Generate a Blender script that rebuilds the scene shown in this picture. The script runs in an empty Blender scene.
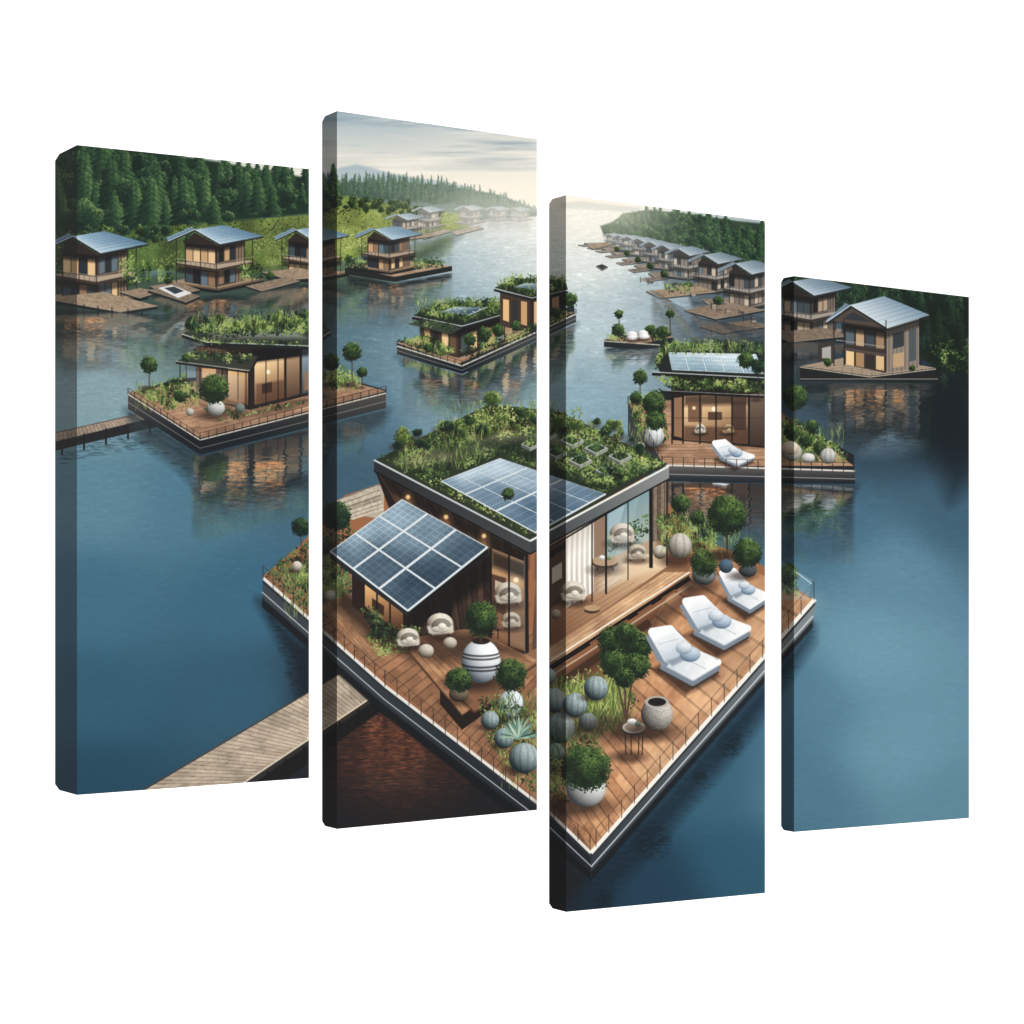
import bpy, math, random
import numpy as np
random.seed(7); rng=np.random.RandomState(7)
S=2; N=1024*S
M=np.zeros((N,N,3),np.float32)
TAB=rng.rand(256,256).astype(np.float32)
def noise(x,y,seed=0):
    x=np.asarray(x,np.float32)+seed*17.3; y=np.asarray(y,np.float32)+seed*31.7
    xi=np.floor(x).astype(np.int32); yi=np.floor(y).astype(np.int32)
    fx=x-xi; fy=y-yi; fx=fx*fx*(3-2*fx); fy=fy*fy*(3-2*fy)
    a=TAB[yi&255,xi&255]; b=TAB[yi&255,(xi+1)&255]; c=TAB[(yi+1)&255,xi&255]; d=TAB[(yi+1)&255,(xi+1)&255]
    return (a*(1-fx)+b*fx)*(1-fy)+(c*(1-fx)+d*fx)*fy
def fbm(x,y,seed=0,o=4):
    r=0;amp=.5;t=0
    for i in range(o):
        r=r+amp*noise(x*2**i,y*2**i,seed+i*3); t+=amp; amp*=.5
    return r/t
def C(c): return np.array(c,np.float32)/255.
def mix(a,b,t): 
    t=np.asarray(t)[...,None]; return a*(1-t)+b*t
def bbox(x0,y0,x1,y1):
    i0=max(0,int(x0*S)-2); i1=min(N,int(x1*S)+3); j0=max(0,int(y0*S)-2); j1=min(N,int(y1*S)+3)
    return i0,i1,j0,j1
def grid(i0,i1,j0,j1):
    Y,X=np.mgrid[j0:j1,i0:i1].astype(np.float32); return (X+.5)/S,(Y+.5)/S
def pmask(pts,X,Y,f=None):
    p=np.array(pts,np.float32); n=len(p)
    ins=np.zeros(X.shape,bool); d2=np.full(X.shape,1e9,np.float32)
    for k in range(n):
        ax,ay=p[k]; bx,by=p[(k+1)%n]
        if ay!=by:
            c=((ay>Y)!=(by>Y))&(X<(bx-ax)*(Y-ay)/(by-ay)+ax); ins^=c
        ex,ey=bx-ax,by-ay; L=ex*ex+ey*ey+1e-9
        t=np.clip(((X-ax)*ex+(Y-ay)*ey)/L,0,1)
        dx=X-ax-t*ex; dy=Y-ay-t*ey; d2=np.minimum(d2,dx*dx+dy*dy)
    d=np.sqrt(d2)*np.where(ins,1,-1)
    f=f or 1./S
    return np.clip(.5+d/f,0,1)
def put(i0,i1,j0,j1,col,m):
    m=m[...,None]; M[j0:j1,i0:i1]=M[j0:j1,i0:i1]*(1-m)+col*m
def poly(pts,col,a=1.,f=None):
    xs=[p[0] for p in pts]; ys=[p[1] for p in pts]; e=(f or 0)
    b=bbox(min(xs)-e,min(ys)-e,max(xs)+e,max(ys)+e)
    if b[1]<=b[0] or b[3]<=b[2]: return
    X,Y=grid(*b); m=pmask(pts,X,Y,f)*a
    c=col(X,Y) if callable(col) else C(col)
    put(*b,c,m)
def G(p0,c0,p1,c1,nz=0.,sc=.3):
    def fn(X,Y):
        dx,dy=p1[0]-p0[0],p1[1]-p0[1]
        t=np.clip(((X-p0[0])*dx+(Y-p0[1])*dy)/(dx*dx+dy*dy),0,1)
        r=mix(C(c0),C(c1),t)
        if nz: r=r*(1+nz*(fbm(X*sc,Y*sc,5)-.5)[...,None]*2)
        return r
    return fn
def homog(q):
    A=[];B=[]
    for (u,v),(x,y) in zip([(0,0),(1,0),(1,1),(0,1)],q):
        A.append([x,y,1,0,0,0,-u*x,-u*y]);B.append(u)
        A.append([0,0,0,x,y,1,-v*x,-v*y]);B.append(v)
    return np.linalg.solve(np.array(A,float),np.array(B,float))
def quad(q,fn,a=1.):
    h=homog(q); xs=[p[0] for p in q]; ys=[p[1] for p in q]
    b=bbox(min(xs),min(ys),max(xs),max(ys)); X,Y=grid(*b)
    w=h[6]*X+h[7]*Y+1; u=(h[0]*X+h[1]*Y+h[2])/w; v=(h[3]*X+h[4]*Y+h[5])/w
    put(*b,fn(u,v,X,Y).astype(np.float32),pmask(q,X,Y)*a)
def line(p0,p1,w,col,a=1.):
    dx,dy=p1[0]-p0[0],p1[1]-p0[1]; L=math.hypot(dx,dy)+1e-6; nx,ny=-dy/L*w/2,dx/L*w/2
    poly([(p0[0]+nx,p0[1]+ny),(p1[0]+nx,p1[1]+ny),(p1[0]-nx,p1[1]-ny),(p0[0]-nx,p0[1]-ny)],col,a)
def pl(pts,w,col,a=1.):
    for k in range(len(pts)-1): line(pts[k],pts[k+1],w,col,a)
def ell(cx,cy,rx,ry,col,a=1.,f=None):
    f=f or 1./S; b=bbox(cx-rx-f,cy-ry-f,cx+rx+f,cy+ry+f); X,Y=grid(*b)
    r=np.sqrt(((X-cx)/rx)**2+((Y-cy)/ry)**2); m=np.clip(.5+(1-r)*min(rx,ry)/f,0,1)*a
    put(*b,col(X,Y) if callable(col) else C(col),m)
def shadow(cx,cy,rx,ry,a=.6): ell(cx,cy,rx*1.1,ry*1.15,(34,22,18),a,min(rx,ry)*1.1)
def ball(cx,cy,rx,ry,cl,cd,rib=0,nz=.06,lx=.35,ly=-.65,bands=()):
    def fn(X,Y):
        x=(X-cx)/rx; y=(Y-cy)/ry; z=np.sqrt(np.clip(1-x*x-y*y,0,1))
        s=np.clip((x*lx+y*ly+z*.6)*.85+.26,0,1)
        r=mix(C(cd),C(cl),s)
        zz=np.sqrt(np.clip(1-x*x,0,1))
        for b0 in bands: r=r*(1-.62*np.clip(1.5-np.abs(y-.2*zz-b0)/.045,0,1))[...,None]
        if rib:
            ang=np.arctan2(x,z+.2); r=r*(1-.16*(np.sin(ang*rib)**8))[...,None]
        return r*(1+nz*(noise(X*1.3,Y*1.3)-.5)[...,None]*2)
    ell(cx,cy,rx,ry,fn)
KC={}
def kern(L,W,ai):
    k=(L,W,ai)
    if k not in KC:
        r=int(max(L,W)/2+1.5); y,x=np.mgrid[-r:r+1,-r:r+1]; a=ai*math.pi/12
        xr=x*math.cos(a)+y*math.sin(a); yr=-x*math.sin(a)+y*math.cos(a)
        d=np.sqrt((xr/(L/2+.01))**2+(yr/(W/2+.01))**2)
        KC[k]=(np.clip((1-d)*min(L,W)/2+.5,0,1).astype(np.float32)[...,None],r)
    return KC[k]
def stamp(x,y,L,W,ang,col,a=1.):
    k,r=kern(max(1,int(round(L*S*2))),max(1,int(round(W*S*2))),int(round(ang/math.pi*12))%12)
    i=int(x*S); j=int(y*S)
    if i-r<0 or j-r<0 or i+r+1>N or j+r+1>N: return
    sl=M[j-r:j+r+1,i-r:i+r+1]; sl+= (col-sl)*(k*a)
def rip(pts,n,L,cols,a,W=.5,c=None):
    p=np.array(pts,float); x0,y0=p.min(0); x1,y1=p.max(0)
    X=rng.uniform(x0,x1,n*3).astype(np.float32); Y=rng.uniform(y0,y1,n*3).astype(np.float32)
    m=pmask(pts,X,Y,6.); k=m>rng.rand(len(m)); X=X[k][:n]; Y=Y[k][:n]
    for x,y in zip(X,Y):
        w=1.
        if c: w=math.exp(-((x-c[0])/c[2])**2-((y-c[1])/c[3])**2)
        stamp(x,y,L*random.uniform(.3,1),W,0,C(random.choice(cols)),a*w)
def streaks(colms,y0,y1,a=.5,L=3.,cols=((222,150,92),(190,112,66),(240,184,124))):
    for x0,x1 in colms:
        poly([(x0,y0),(x1,y0),(x1+2,y1),(x0-2,y1)],G((x0,y0),cols[1],(x0,y1),(70,66,62)),a*.4,4)
        n=int((y1-y0)*(x1-x0)*.16)
        for _ in range(n):
            t=random.random()**1.3; y=y0+(y1-y0)*t; x=random.uniform(x0,x1)+random.gauss(0,.7+t*2.5)
            stamp(x,y,L*random.uniform(.3,1),.4,0,C(random.choice(cols)),a*.75*(1-t*.8))
PG=[C(c) for c in [(18,30,20),(44,66,36),(84,110,54),(152,168,98)]]
PD=[C(c) for c in [(14,26,22),(28,50,36),(54,82,50),(104,128,74)]]
PY=[C(c) for c in [(38,54,28),(78,100,46),(126,144,72),(194,198,126)]]
PF=[C(c) for c in [(16,34,28),(32,58,42),(62,92,56),(130,148,90)]]
def pal(P,t):
    t=min(max(t,0),.999)*(len(P)-1); i=int(t); return P[i]+(P[i+1]-P[i])*(t-i)
def topi(cx,cy,r,P=PG,ry=None,leaf=.8,dens=2.6):
    ry=ry or r
    ell(cx,cy,r*.9,ry*.9,tuple(pal(P,.08)*255))
    n=int(r*ry*dens/leaf/leaf)
    for _ in range(n):
        a=random.random()*6.283; q=math.sqrt(random.random())*(1.04 if random.random()<.88 else 1.18)
        x,y=q*math.cos(a),q*math.sin(a)
        z=math.sqrt(max(0,1-x*x-y*y)); cl=noise(x*3+cx,y*3+cy)
        t=.04+.6*max(0,.38*x-.7*y+.45*z)+.36*(cl-.4)+random.uniform(-.16,.22)
        stamp(cx+x*r,cy+y*ry,leaf*random.uniform(.7,1.3),leaf*.55,random.random()*3.14,pal(P,t))
def folpoly(pts,n,leaf,P,up=0,bias=0.,cl=.12):
    p=np.array(pts,float); x0,y0=p.min(0); x1,y1=p.max(0)
    X=rng.uniform(x0,x1,n*3).astype(np.float32); Y=rng.uniform(y0,y1,n*3).astype(np.float32)
    m=pmask(pts,X,Y)>.5; X=X[m][:n]; Y=Y[m][:n]; o=np.argsort(Y); X=X[o];Y=Y[o]
    T=fbm(X*cl,Y*cl*1.6,9,3)
    for x,y,t in zip(X,Y,T):
        dy=random.random()*up
        tt=.4+(t-.5)*2.4+random.uniform(-.24,.24)+bias+(dy/up*.28 if up else 0)
        stamp(x,y-dy,leaf*random.uniform(.6,1.5),leaf*random.uniform(.4,.7),random.random()*3.14,pal(P,tt))
def grass(x0,x1,y0,y1,n,h,P=PY,w=.35):
    for y in sorted(rng.uniform(y0,y1,n)):
        x=random.uniform(x0,x1); a=-1.57+random.gauss(0,.3); hh=h*random.uniform(.5,1.1)
        stamp(x+math.cos(a)*hh/2,y+math.sin(a)*hh/2,hh/2,w,a,pal(P,random.uniform(.2,1)),.9)
def conifer(x,yb,h,w,P,sh=0,lx=1,dn=.5):
    n=int(h*w*dn); 
    poly([(x,yb-h*.96),(x+w*.3,yb),(x-w*.3,yb)],tuple(pal(P,.08+sh*.5)*255),.85,2)
    line((x,yb-h-1),(x,yb-h*.8),.6,tuple(pal(P,.4+sh)*255))
    lay=max(4,h/6.); ph=random.random(); sk=random.uniform(-.06,.06)
    for k in range(n):
        v=math.sqrt((k+random.random())/n); l=(v*lay+ph)%1
        r=w*.5*(v*.92+.06)*(.6+.45*l)*random.uniform(.8,1.15); u=random.uniform(-1,1)
        t=.2+lx*u*.26+random.uniform(-.16,.2)+(1-v)*.22+(1-l)*.22*(1-.3*v)+sh
        stamp(x+u*r+sk*h*(1-v),yb-h+v*h+abs(u)*h*.035,w*.07+.5,.5,(.55 if u>0 else -.55),pal(P,t))
def decid(x,y,r,P,sh=0,leaf=1.):
    for k in range(5):
        a=random.random()*6.28; q=random.random()*.6
        rr=r*random.uniform(.4,.65); cx=x+math.cos(a)*q*r; cy=y+math.sin(a)*q*r*.9
        n=int(rr*rr*1.7/leaf)
        ell(cx,cy,rr*.85,rr*.85,tuple(pal(P,.1+sh)*255),.8,rr*.5)
        for _ in range(n):
            b=random.random()*6.28; s=math.sqrt(random.random())*1.12
            ux,uy=s*math.cos(b),s*math.sin(b)
            stamp(cx+ux*rr,cy+uy*rr,leaf*random.uniform(.5,1.2),leaf*.5,random.random()*3.14,pal(P,.32+.26*ux-.36*uy+random.uniform(-.2,.2)+sh))
def interp(xs,ys): return lambda x: np.interp(x,xs,ys)
def refl(x0,x1,base,H,st=.7,dark=.6,amp=2.5,tint=(25,50,68),k=1.,p=1.,off=0.):
    fb=base if callable(base) else (lambda x: np.full_like(x,base))
    cols=np.arange(x0,x1,.5); ym=fb(cols).min(); yM=fb(cols).max()
    b=bbox(x0,ym,x1,yM+H); X,Y=grid(*b)
    B=fb(X.ravel()).reshape(X.shape).astype(np.float32); dy=Y-B
    O=off(X.ravel()).reshape(X.shape).astype(np.float32) if callable(off) else off
    rp=(noise(X*.12,Y*.9,3)-.5)+.6*(noise(X*.3,Y*1.9,4)-.5)
    wob=np.clip(dy/12,0.2,1.5); c=0
    for o in (-1.2,-.3,.5,1.4):
        sx=X+rp*amp*wob; sy=B-O-dy*k-1+rp*amp*1.8*wob+o*(1+dy*.04)
        si=np.clip((sx*S).astype(int),0,N-1); sj=np.clip((sy*S).astype(int),0,N-1); c=c+M[sj,si]*.25
    c=c*dark+C(tint)*(1-dark)
    e=np.clip((X-x0)/5,0,1)*np.clip((x1-X)/5,0,1)
    m=np.clip(1-dy/H,0,1)**p*st*(dy>0)*e
    m=m*np.clip(.84+.8*(noise(X*.15,Y*1.4,8)-.4),0,1)
    put(*b,c,np.clip(m,0,1))
# ---------------------------------------------------------------- water and sky of the printed picture
ctrl=[(60,320,82,104,108),(80,385,122,148,154),(90,500,86,124,140),(90,600,60,102,124),(90,700,44,88,108),(90,785,30,70,90),
(200,500,74,114,132),(200,330,98,122,128),(110,350,134,154,158),(250,600,54,98,120),(250,700,46,88,108),(290,480,64,98,116),(290,300,74,98,106),
(350,430,74,106,122),(450,300,134,156,164),(500,240,190,198,196),(470,262,166,182,186),(400,320,100,128,138),(530,400,120,147,158),(350,310,80,108,120),
(450,400,114,141,154),(345,470,58,86,102),(580,215,236,230,214),(590,260,210,214,208),(590,320,170,186,190),(580,400,134,160,170),(610,440,118,145,157),
(700,340,96,112,124),(650,310,156,172,178),(750,700,54,96,118),(700,780,52,94,114),(740,860,40,84,104),(650,885,26,60,80),(560,900,18,38,50),
(800,450,50,76,92),(860,430,44,68,82),(950,415,18,30,40),(830,520,66,104,124),(900,570,90,128,146),(955,520,58,92,110),(870,650,102,142,158),
(900,750,98,138,154),(950,800,86,126,142),(800,700,82,120,138),(800,800,74,112,130),(830,400,56,74,88),(400,760,46,32,28),(480,800,26,32,38),(340,700,28,36,44),(340,800,22,26,34),(520,225,216,218,212)]
gy,gx=np.mgrid[0:128,0:128]*8.+4
num=0;den=0
for x,y,r,g,b in ctrl:
    w=1/(((gx-x)**2+((gy-y)*1.25)**2)+1500)**2.2
    num=num+w[...,None]*np.array([r,g,b])/255.; den=den+w
low=(num/den[...,None]).astype(np.float32)
def up(low,X,Y):
    fx=np.clip(X/8-.5,0,126.99); fy=np.clip(Y/8-.5,0,126.99); xi=fx.astype(int); yi=fy.astype(int); fx=(fx-xi)[...,None]; fy=(fy-yi)[...,None]
    return (low[yi,xi]*(1-fx)+low[yi,xi+1]*fx)*(1-fy)+(low[yi+1,xi]*(1-fx)+low[yi+1,xi+1]*fx)*fy
X,Y=grid(0,N,0,N)
W=up(low,X,Y)
D=np.clip((Y-185)/300,.06,2)
r2=noise(X*.22,Y*1.15,2)-.5; r3=noise(X*.4+.3*Y,Y*.9-.1*X,6)-.5
r1=noise(X*.09+Y*.02,Y*.62,1)-.5; r5=noise(X*.5,Y*1.9,12)-.5
amp=np.clip(1.2-D*.5,.42,1.05)
W=W*(1+amp*(.05*r1+.07*r2+.035*r3+.06*r5))[...,None]+(np.clip(r1*.8+r2+r5*.6-.45,0,1)*.18*amp*np.clip((460-Y)/120,0.1,1))[...,None]
M[:]=W
del W,r1,r2,r3,D,amp,r5
def sky(X,Y):
    t=np.clip((Y-105)/85,0,1); a=mix(C((136,158,170)),C((236,224,204)),t**.8)
    a=mix(a,C((242,232,214)),np.clip((X-400)/160,0,1)*.5)
    c=fbm(X*.014,Y*.13,11,5); a=mix(a,C((240,230,214)),np.clip((c-.5)*3.4,0,1)*.75)
    c2=fbm(X*.01+9,Y*.16,13,5); return mix(a,C((124,142,154)),np.clip((c2-.5)*3.8,0,1)*.65*np.clip((185-Y)/40,0,1))
poly([(0,90),(700,90),(700,207),(0,207)],sky)
poly([(320,176),(340,168),(356,164),(372,168),(390,173),(410,177),(440,181),(470,187),(470,200),(320,200)],(144,162,172),.75,3)
poly([(560,203),(580,201),(605,204),(640,208),(640,212),(560,208)],(158,170,168),.55,2)
poly([(320,188),(345,182),(400,182),(450,186),(500,195),(528,206),(540,211),(540,216),(320,235)],(92,112,104),1,2)
for k in range(330):
    x=random.uniform(322,536); q=random.random(); yb=np.interp(x,[322,400,450,500,536],[192,190,194,202,212])+q*15*np.interp(x,[322,500,536],[1,.6,.1])
    h=np.interp(x,[322,400,450,500,536],[19,17,15,10,5])*random.uniform(.6,1.25)
    fz=np.interp(x,[322,450,536],[.14,.3,.55])+.2*(1-q); P=[c*(1-fz)+C((158,172,164))*fz for c in PF]
    conifer(x,yb,h,h*.36,P,0)
bank=[(40,225),(120,205),(200,222),(309,214),(345,196),(390,204),(430,210),(470,216),(470,228),(430,236),(380,250),(345,262),(300,268),(240,274),(150,270),(40,300)]
poly(bank,G((60,215),(48,70,36),(330,250),(112,124,62),.45,.05),1,3)
folpoly(bank,2600,.9,PG,0,.0,.04)
poly([(170,238),(309,222),(380,214),(450,220),(400,238),(309,258),(180,268)],G((180,262),(74,94,46),(320,226),(134,144,74),.35,.06),.6,16)
folpoly([(180,240),(309,224),(400,212),(455,220),(400,238),(309,258),(200,266)],3000,.6,PY,0,-.12,.025)
poly([(40,136),(90,144),(140,150),(180,156),(220,162),(260,170),(309,178),(330,188),(330,212),(240,220),(150,226),(40,236)],(28,50,36),1,3)
for row in range(5):
    for k in range(24):
        x=44+k*12.5+random.uniform(-7,7)
        top=np.interp(x,[44,90,140,200,260,309,345],[132,138,145,154,165,175,188])
        bot=np.interp(x,[44,100,160,240,309,345],[240,234,226,218,210,206])
        yb=top+(bot-top)*(.36+.16*row)+random.uniform(-5,5)
        h=np.interp(x,[44,309,345],[58,34,24])*random.uniform(.55,1.15)
        if row==0: h=min(h,(yb-top)*1.15+random.uniform(0,7))
        sh=random.uniform(-.12,.08)+.025*row
        if random.random()<.6: conifer(x,yb,h,h*.6,PF,sh,1,.8)
        else: decid(x,yb-h*.32,h*.32,PF,sh,1.1)
for k in range(30):
    x=random.uniform(50,200); y=np.interp(x,[50,160,309],[236,234,222])+random.uniform(-6,8)
    decid(x,y,random.uniform(4,8),random.choice([PG,PF]),random.uniform(-.05,.08),.9)
for k in range(34):
    x=random.uniform(325,440); y=np.interp(x,[337,440],[204,214])+random.uniform(-8,4); decid(x,y,random.uniform(3,6),PG,.0,.7)
poly([(40,284),(150,276),(280,270),(345,266),(400,254),(440,238),(460,234),(440,252),(400,276),(345,294),(280,300),(150,318),(40,330)],(38,56,54),.75,14)
refl(45,455,interp([45,150,345,400,455],[292,274,262,248,232]),42,.65,.7,2,(42,60,64))
fr=[(600,226),(612,222),(625,213),(650,210),(690,214),(730,220),(765,224),(800,266),(830,278),(880,286),(975,294),(975,378),(940,368),(850,322),(790,300),(740,290),(700,268),(650,246),(604,236)]
poly(fr,G((620,220),(66,86,66),(900,330),(20,34,24),.35,.1),1,2)
for k in range(230):
    q=k/230.; x=random.uniform(612,972) if random.random()<.5 else random.uniform(614,770)
    top=np.interp(x,[600,625,650,690,765,781,830,975],[223,213,209,212,223,272,278,293])
    bot=np.interp(x,[600,650,700,765,850,975],[234,246,262,288,320,378])
    yb=top+7+(bot-top-4)*q+random.uniform(-2,2); h=np.interp(x,[612,765,900],[10,24,30])*random.uniform(.7,1.2)
    h=min(h,yb-top+5); fz=np.interp(x,[612,765],[.34,0]); dk=np.interp(x,[765,860,975],[-.02,-.14,-.18])+random.uniform(-.08,.08)
    P=[c*(1-fz)+C((146,158,136))*fz for c in PF]
    if random.random()<.4: conifer(x,yb,h,h*.52,P,dk,1,.8)
    else: decid(x,yb-h*.3,h*.38,P,dk,.9)
poly([(880,306),(975,306),(975,376),(935,366),(925,330)],(16,26,16),.5,12)
folpoly([(930,345),(975,335),(975,376),(935,368)],400,1.,PG,0,-.14)
refl(690,975,interp([690,765,850,935,975],[300,318,352,366,378]),100,.85,.62,3,(14,24,32),.9,.8)
poly([(930,376),(975,376),(975,480),(950,500),(925,430)],(12,22,30),.6,26)
# ---------------------------------------------------------------- shore cabins
def cabin(x,y,w,h,haze=0.,flip=False,hz=(184,194,194),gr=0.):
    rr=random.Random(int(x*7+y))
    def c(r): 
        r=np.array(r,float); g=r.mean()*np.array([.96,.98,1.0])*.94; r=r*(1-gr)+g*gr
        r=r*(1-haze)+np.array(hz)*haze; return tuple(r)
    def T(u,v): return (x+(1-u if flip else u)*w, y+v*h)
    def P(pts,col,a=1.,f=None): poly([T(*p) for p in pts],c(col),a,f)
    P([(-.1,.9),(.5,.86),(1.12,.86),(1.12,.92),(.55,1.06),(-.1,.97)],(24,28,30))
    P([(-.1,.88),(.4,.82),(1.12,.84),(.55,.99)],(150,126,102))
    P([(-.1,.88),(.55,.99),(1.12,.84),(1.12,.865),(.55,1.02),(-.1,.905)],(104,86,70))
    P([(.14,.24),(.53,.3),(.53,.97),(.14,.89)],(58,48,42)); P([(.53,.3),(.88,.22),(.88,.87),(.53,.97)],(80,66,56))
    P([(.14,.26),(.26,.12),(.53,.3)],(46,38,34))
    for i in range(3): P([(.78+i*.035,.3-i*.008),(.8+i*.035,.3-i*.008),(.8+i*.035,.9-i*.01),(.78+i*.035,.9-i*.01)],(144,122,102),.8)
    win=[(60,74,82),(184,148,108),(38,46,52),(136,108,84),(92,110,120),(214,178,132),(30,32,36)]
    for i in range(4):
        u=.15+i*.093; d=i*.011; P([(u,.34+d),(u+.084,.35+d),(u+.084,.57+d),(u,.56+d)],rr.choice(win))
        P([(u,.7+d),(u+.084,.71+d),(u+.084,.91+d*1.6),(u,.89+d*1.6)],rr.choice(win))
    for i in range(3):
        u=.56+i*.072; P([(u,.37-i*.015),(u+.06,.355-i*.015),(u+.06,.56-i*.015),(u,.58-i*.015)],rr.choice(win)); P([(u,.72-i*.01),(u+.06,.71-i*.01),(u+.06,.91-i*.015),(u,.93-i*.015)],rr.choice(win[1:]))
    P([(.14,.27),(.53,.32),(.88,.23),(.88,.33),(.53,.43),(.14,.38)],(16,16,18),.7,h*.04)
    P([(.04,.64),(.53,.72),(.98,.62),(.98,.72),(.53,.83),(.04,.74)],(18,16,14),.6,h*.04)
    P([(.02,.59),(.2,.57),(.53,.62),(.9,.55),(1.0,.57),(.53,.69)],(164,146,126)); P([(.02,.59),(.53,.69),(1.0,.57),(1.0,.6),(.53,.725),(.02,.62)],(64,54,46))
    for u,v0,v1 in [(.03,.24,.92),(.53,.33,1.),(.98,.2,.88),(.14,.3,.89),(.88,.25,.87),(.33,.3,.94)]: line(T(u,v0),T(u,v1),max(.4,w*.009),c((34,28,26)))
    pl([T(.02,.52),T(.53,.61),T(1.,.49)],max(.35,w*.006),c((170,162,150)),.8)
    for i in range(9): u=.03+i*.06; line(T(u,.53+i*.01),T(u,.6+i*.01),max(.3,w*.004),c((50,42,38)),.8)
    def roof(u,v,X,Y):
        r=mix(C(c((168,190,204))),C(c((84,116,140))),np.clip(u*.8+.3*noise(u*3,v*3)-.1,0,1)); return r*(1-.22*((v*9%1)<.14))[...,None]
    quad([T(.26,.07),T(.62,-.0),T(1.12,.17),T(.58,.3)],roof)
    def roof2(u,v,X,Y): 
        r=mix(C(c((132,158,178))),C(c((76,104,126))),np.clip(v,0,1)); return r*(1-.25*((u*8%1)<.16))[...,None]
    quad([T(-.1,.2),T(.22,.03),T(.26,.07),T(-.07,.26)],roof2)
    pl([T(-.08,.27),T(.26,.085),T(.58,.31)],max(.8,w*.02),c((34,42,48))); pl([T(-.08,.255),T(.26,.068),T(.58,.297)],max(.4,w*.009),c((198,208,214)))
    pl([T(.58,.318),T(1.12,.187)],max(.8,w*.018),c((36,44,50)))
def dock(pts,th=2.,col=(150,130,108),haze=0):
    cc=tuple(np.array(col)*(1-haze)+185*haze)
    quad(pts,lambda u,v,X,Y: (C(cc)*(1-.22*((u*14%1)<.16))[...,None])*(1+.2*(noise(X*.4,Y*.8)-.5))[...,None])
    lo=sorted(sorted(pts,key=lambda q:q[1])[-3:]); 
    for a,b in zip(lo[:-1],lo[1:]): poly([a,b,(b[0],b[1]+th),(a[0],a[1]+th)],(30,34,36),.85); line(a,b,.6,(190,178,158),.6)
for (x,y,w,h,z) in [(508,207,22,14,.66),(487,206,22,15,.6),(457,205,26,19,.5),(414,206,28,22,.36),(388,213,34,24,.22)]:
    cabin(x,y,w,h,z,gr=.3); refl(x-2,x+w+2,y+h,h*.9,.6,.75,1.2,(110,128,134))
dock([(452,232),(478,226),(484,228),(456,235)],1,haze=.4); dock([(420,236),(446,229),(452,231),(424,239)],1,haze=.3)
dock([(385,238),(432,233),(434,236),(388,242)],1,haze=.1)
cabin(280,226,62,54); dock([(262,272),(300,268),(330,276),(290,280)],2)
refl(262,350,interp([262,350],[284,284]),50,.95,.75,2,(26,42,48)); streaks([(292,306)],288,316,.35,2)
poly([(345,268),(400,262),(452,266),(452,271),(395,282),(345,274)],(34,36,36)); quad([(345,266),(400,260),(452,266),(394,277)],lambda u,v,X,Y: mix(C((134,110,88)),C((176,152,126)),noise(u*30,v*3)))
cabin(360,226,56,46)
folpoly([(345,258),(366,262),(368,272),(345,268)],140,1,PG,4); folpoly([(414,262),(440,262),(446,268),(412,270)],160,.9,PG,5)
refl(345,455,interp([345,395,455],[275,283,272]),54,.98,.76,2,(30,46,54),.9); streaks([(370,382),(390,402)],284,316,.35,2.)
dock([(163,283),(200,276),(262,281),(215,290)],3,(144,124,102)); cabin(174,225,80,64); dock([(150,286),(178,282),(200,290),(170,296)],3,(136,118,100))
dock([(246,286),(286,277),(300,281),(262,291)],2,(136,118,100))
folpoly([(238,266),(262,268),(262,280),(242,282)],160,1,PG,4); topi(168,280,4,PG,4,.7); topi(270,276,4,PG,4,.7)
refl(150,305,interp([150,200,262,305],[294,296,292,284]),64,.98,.76,2.2,(24,38,44)); streaks([(186,204),(212,228)],300,344,.4,2.5)
cabin(50,231,88,74); dock([(40,298),(104,292),(158,306),(120,312)],3,(154,134,112)); dock([(120,292),(140,288),(160,292),(140,298)],2,(146,126,104))
dock([(148,290),(166,286),(200,296),(186,302)],3,(126,110,94)); poly([(158,288),(172,285),(192,293),(178,298)],(206,206,204)); poly([(164,288),(174,286.5),(184,291),(175,294)],(52,60,66))
folpoly([(118,262),(150,264),(152,284),(124,286)],260,1.1,PG,5); folpoly([(158,268),(174,268),(172,282),(158,284)],110,1,PG,3)
for q in (70,84,98,112,128,142): line((q,303+(q-70)*.1),(q,314+(q-70)*.04),1.2,(36,32,30),.8)
refl(45,205,interp([45,104,165,205],[308,312,314,304]),74,.98,.76,2.5,(28,42,48)); streaks([(64,80),(86,104)],318,370,.4,3)
for (x,y,w,h) in [(604,233,18,12),(613,234,20,14),(621,235,22,16),(631,237,25,19),(642,240,29,23),(654,243,32,27),(668,246,38,33),(692,252,46,40),(722,260,52,48)]:
    z=float(np.interp(x,[604,700],[.46,.05])); 
    dock([(x-20,y+h*.82),(x+w*.3,y+h*.78),(x+w*.7,y+h*.96),(x-12,y+h*.95)],1.5,(134,118,102),z*.6)
    dock([(x-26,y+h*.98),(x-6,y+h*.9),(x,y+h*.98),(x-20,y+h*1.08)],1,(112,100,90),z*.6)
    cabin(x,y,w,h,z,False,gr=.5); poly([(x-6,y+h),(x+w,y+h*.95),(x+w,y+h*1.3),(x,y+h*1.35)],(38,48,54),.45,4)
    if w>20: topi(x-4,y+h*.85,w*.07+1,PG,None,.6)
dock([(588,246),(606,242),(612,244),(594,249)],1); dock([(646,291),(700,286),(716,292),(660,298)],1.5); dock([(596,266),(602,264),(608,267),(602,270)],1.,(60,62,62))
dock([(684,310),(732,303),(765,310),(716,319)],2,(134,116,100)); dock([(700,326),(750,320),(770,326),(722,333)],2,(116,102,88))
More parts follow.
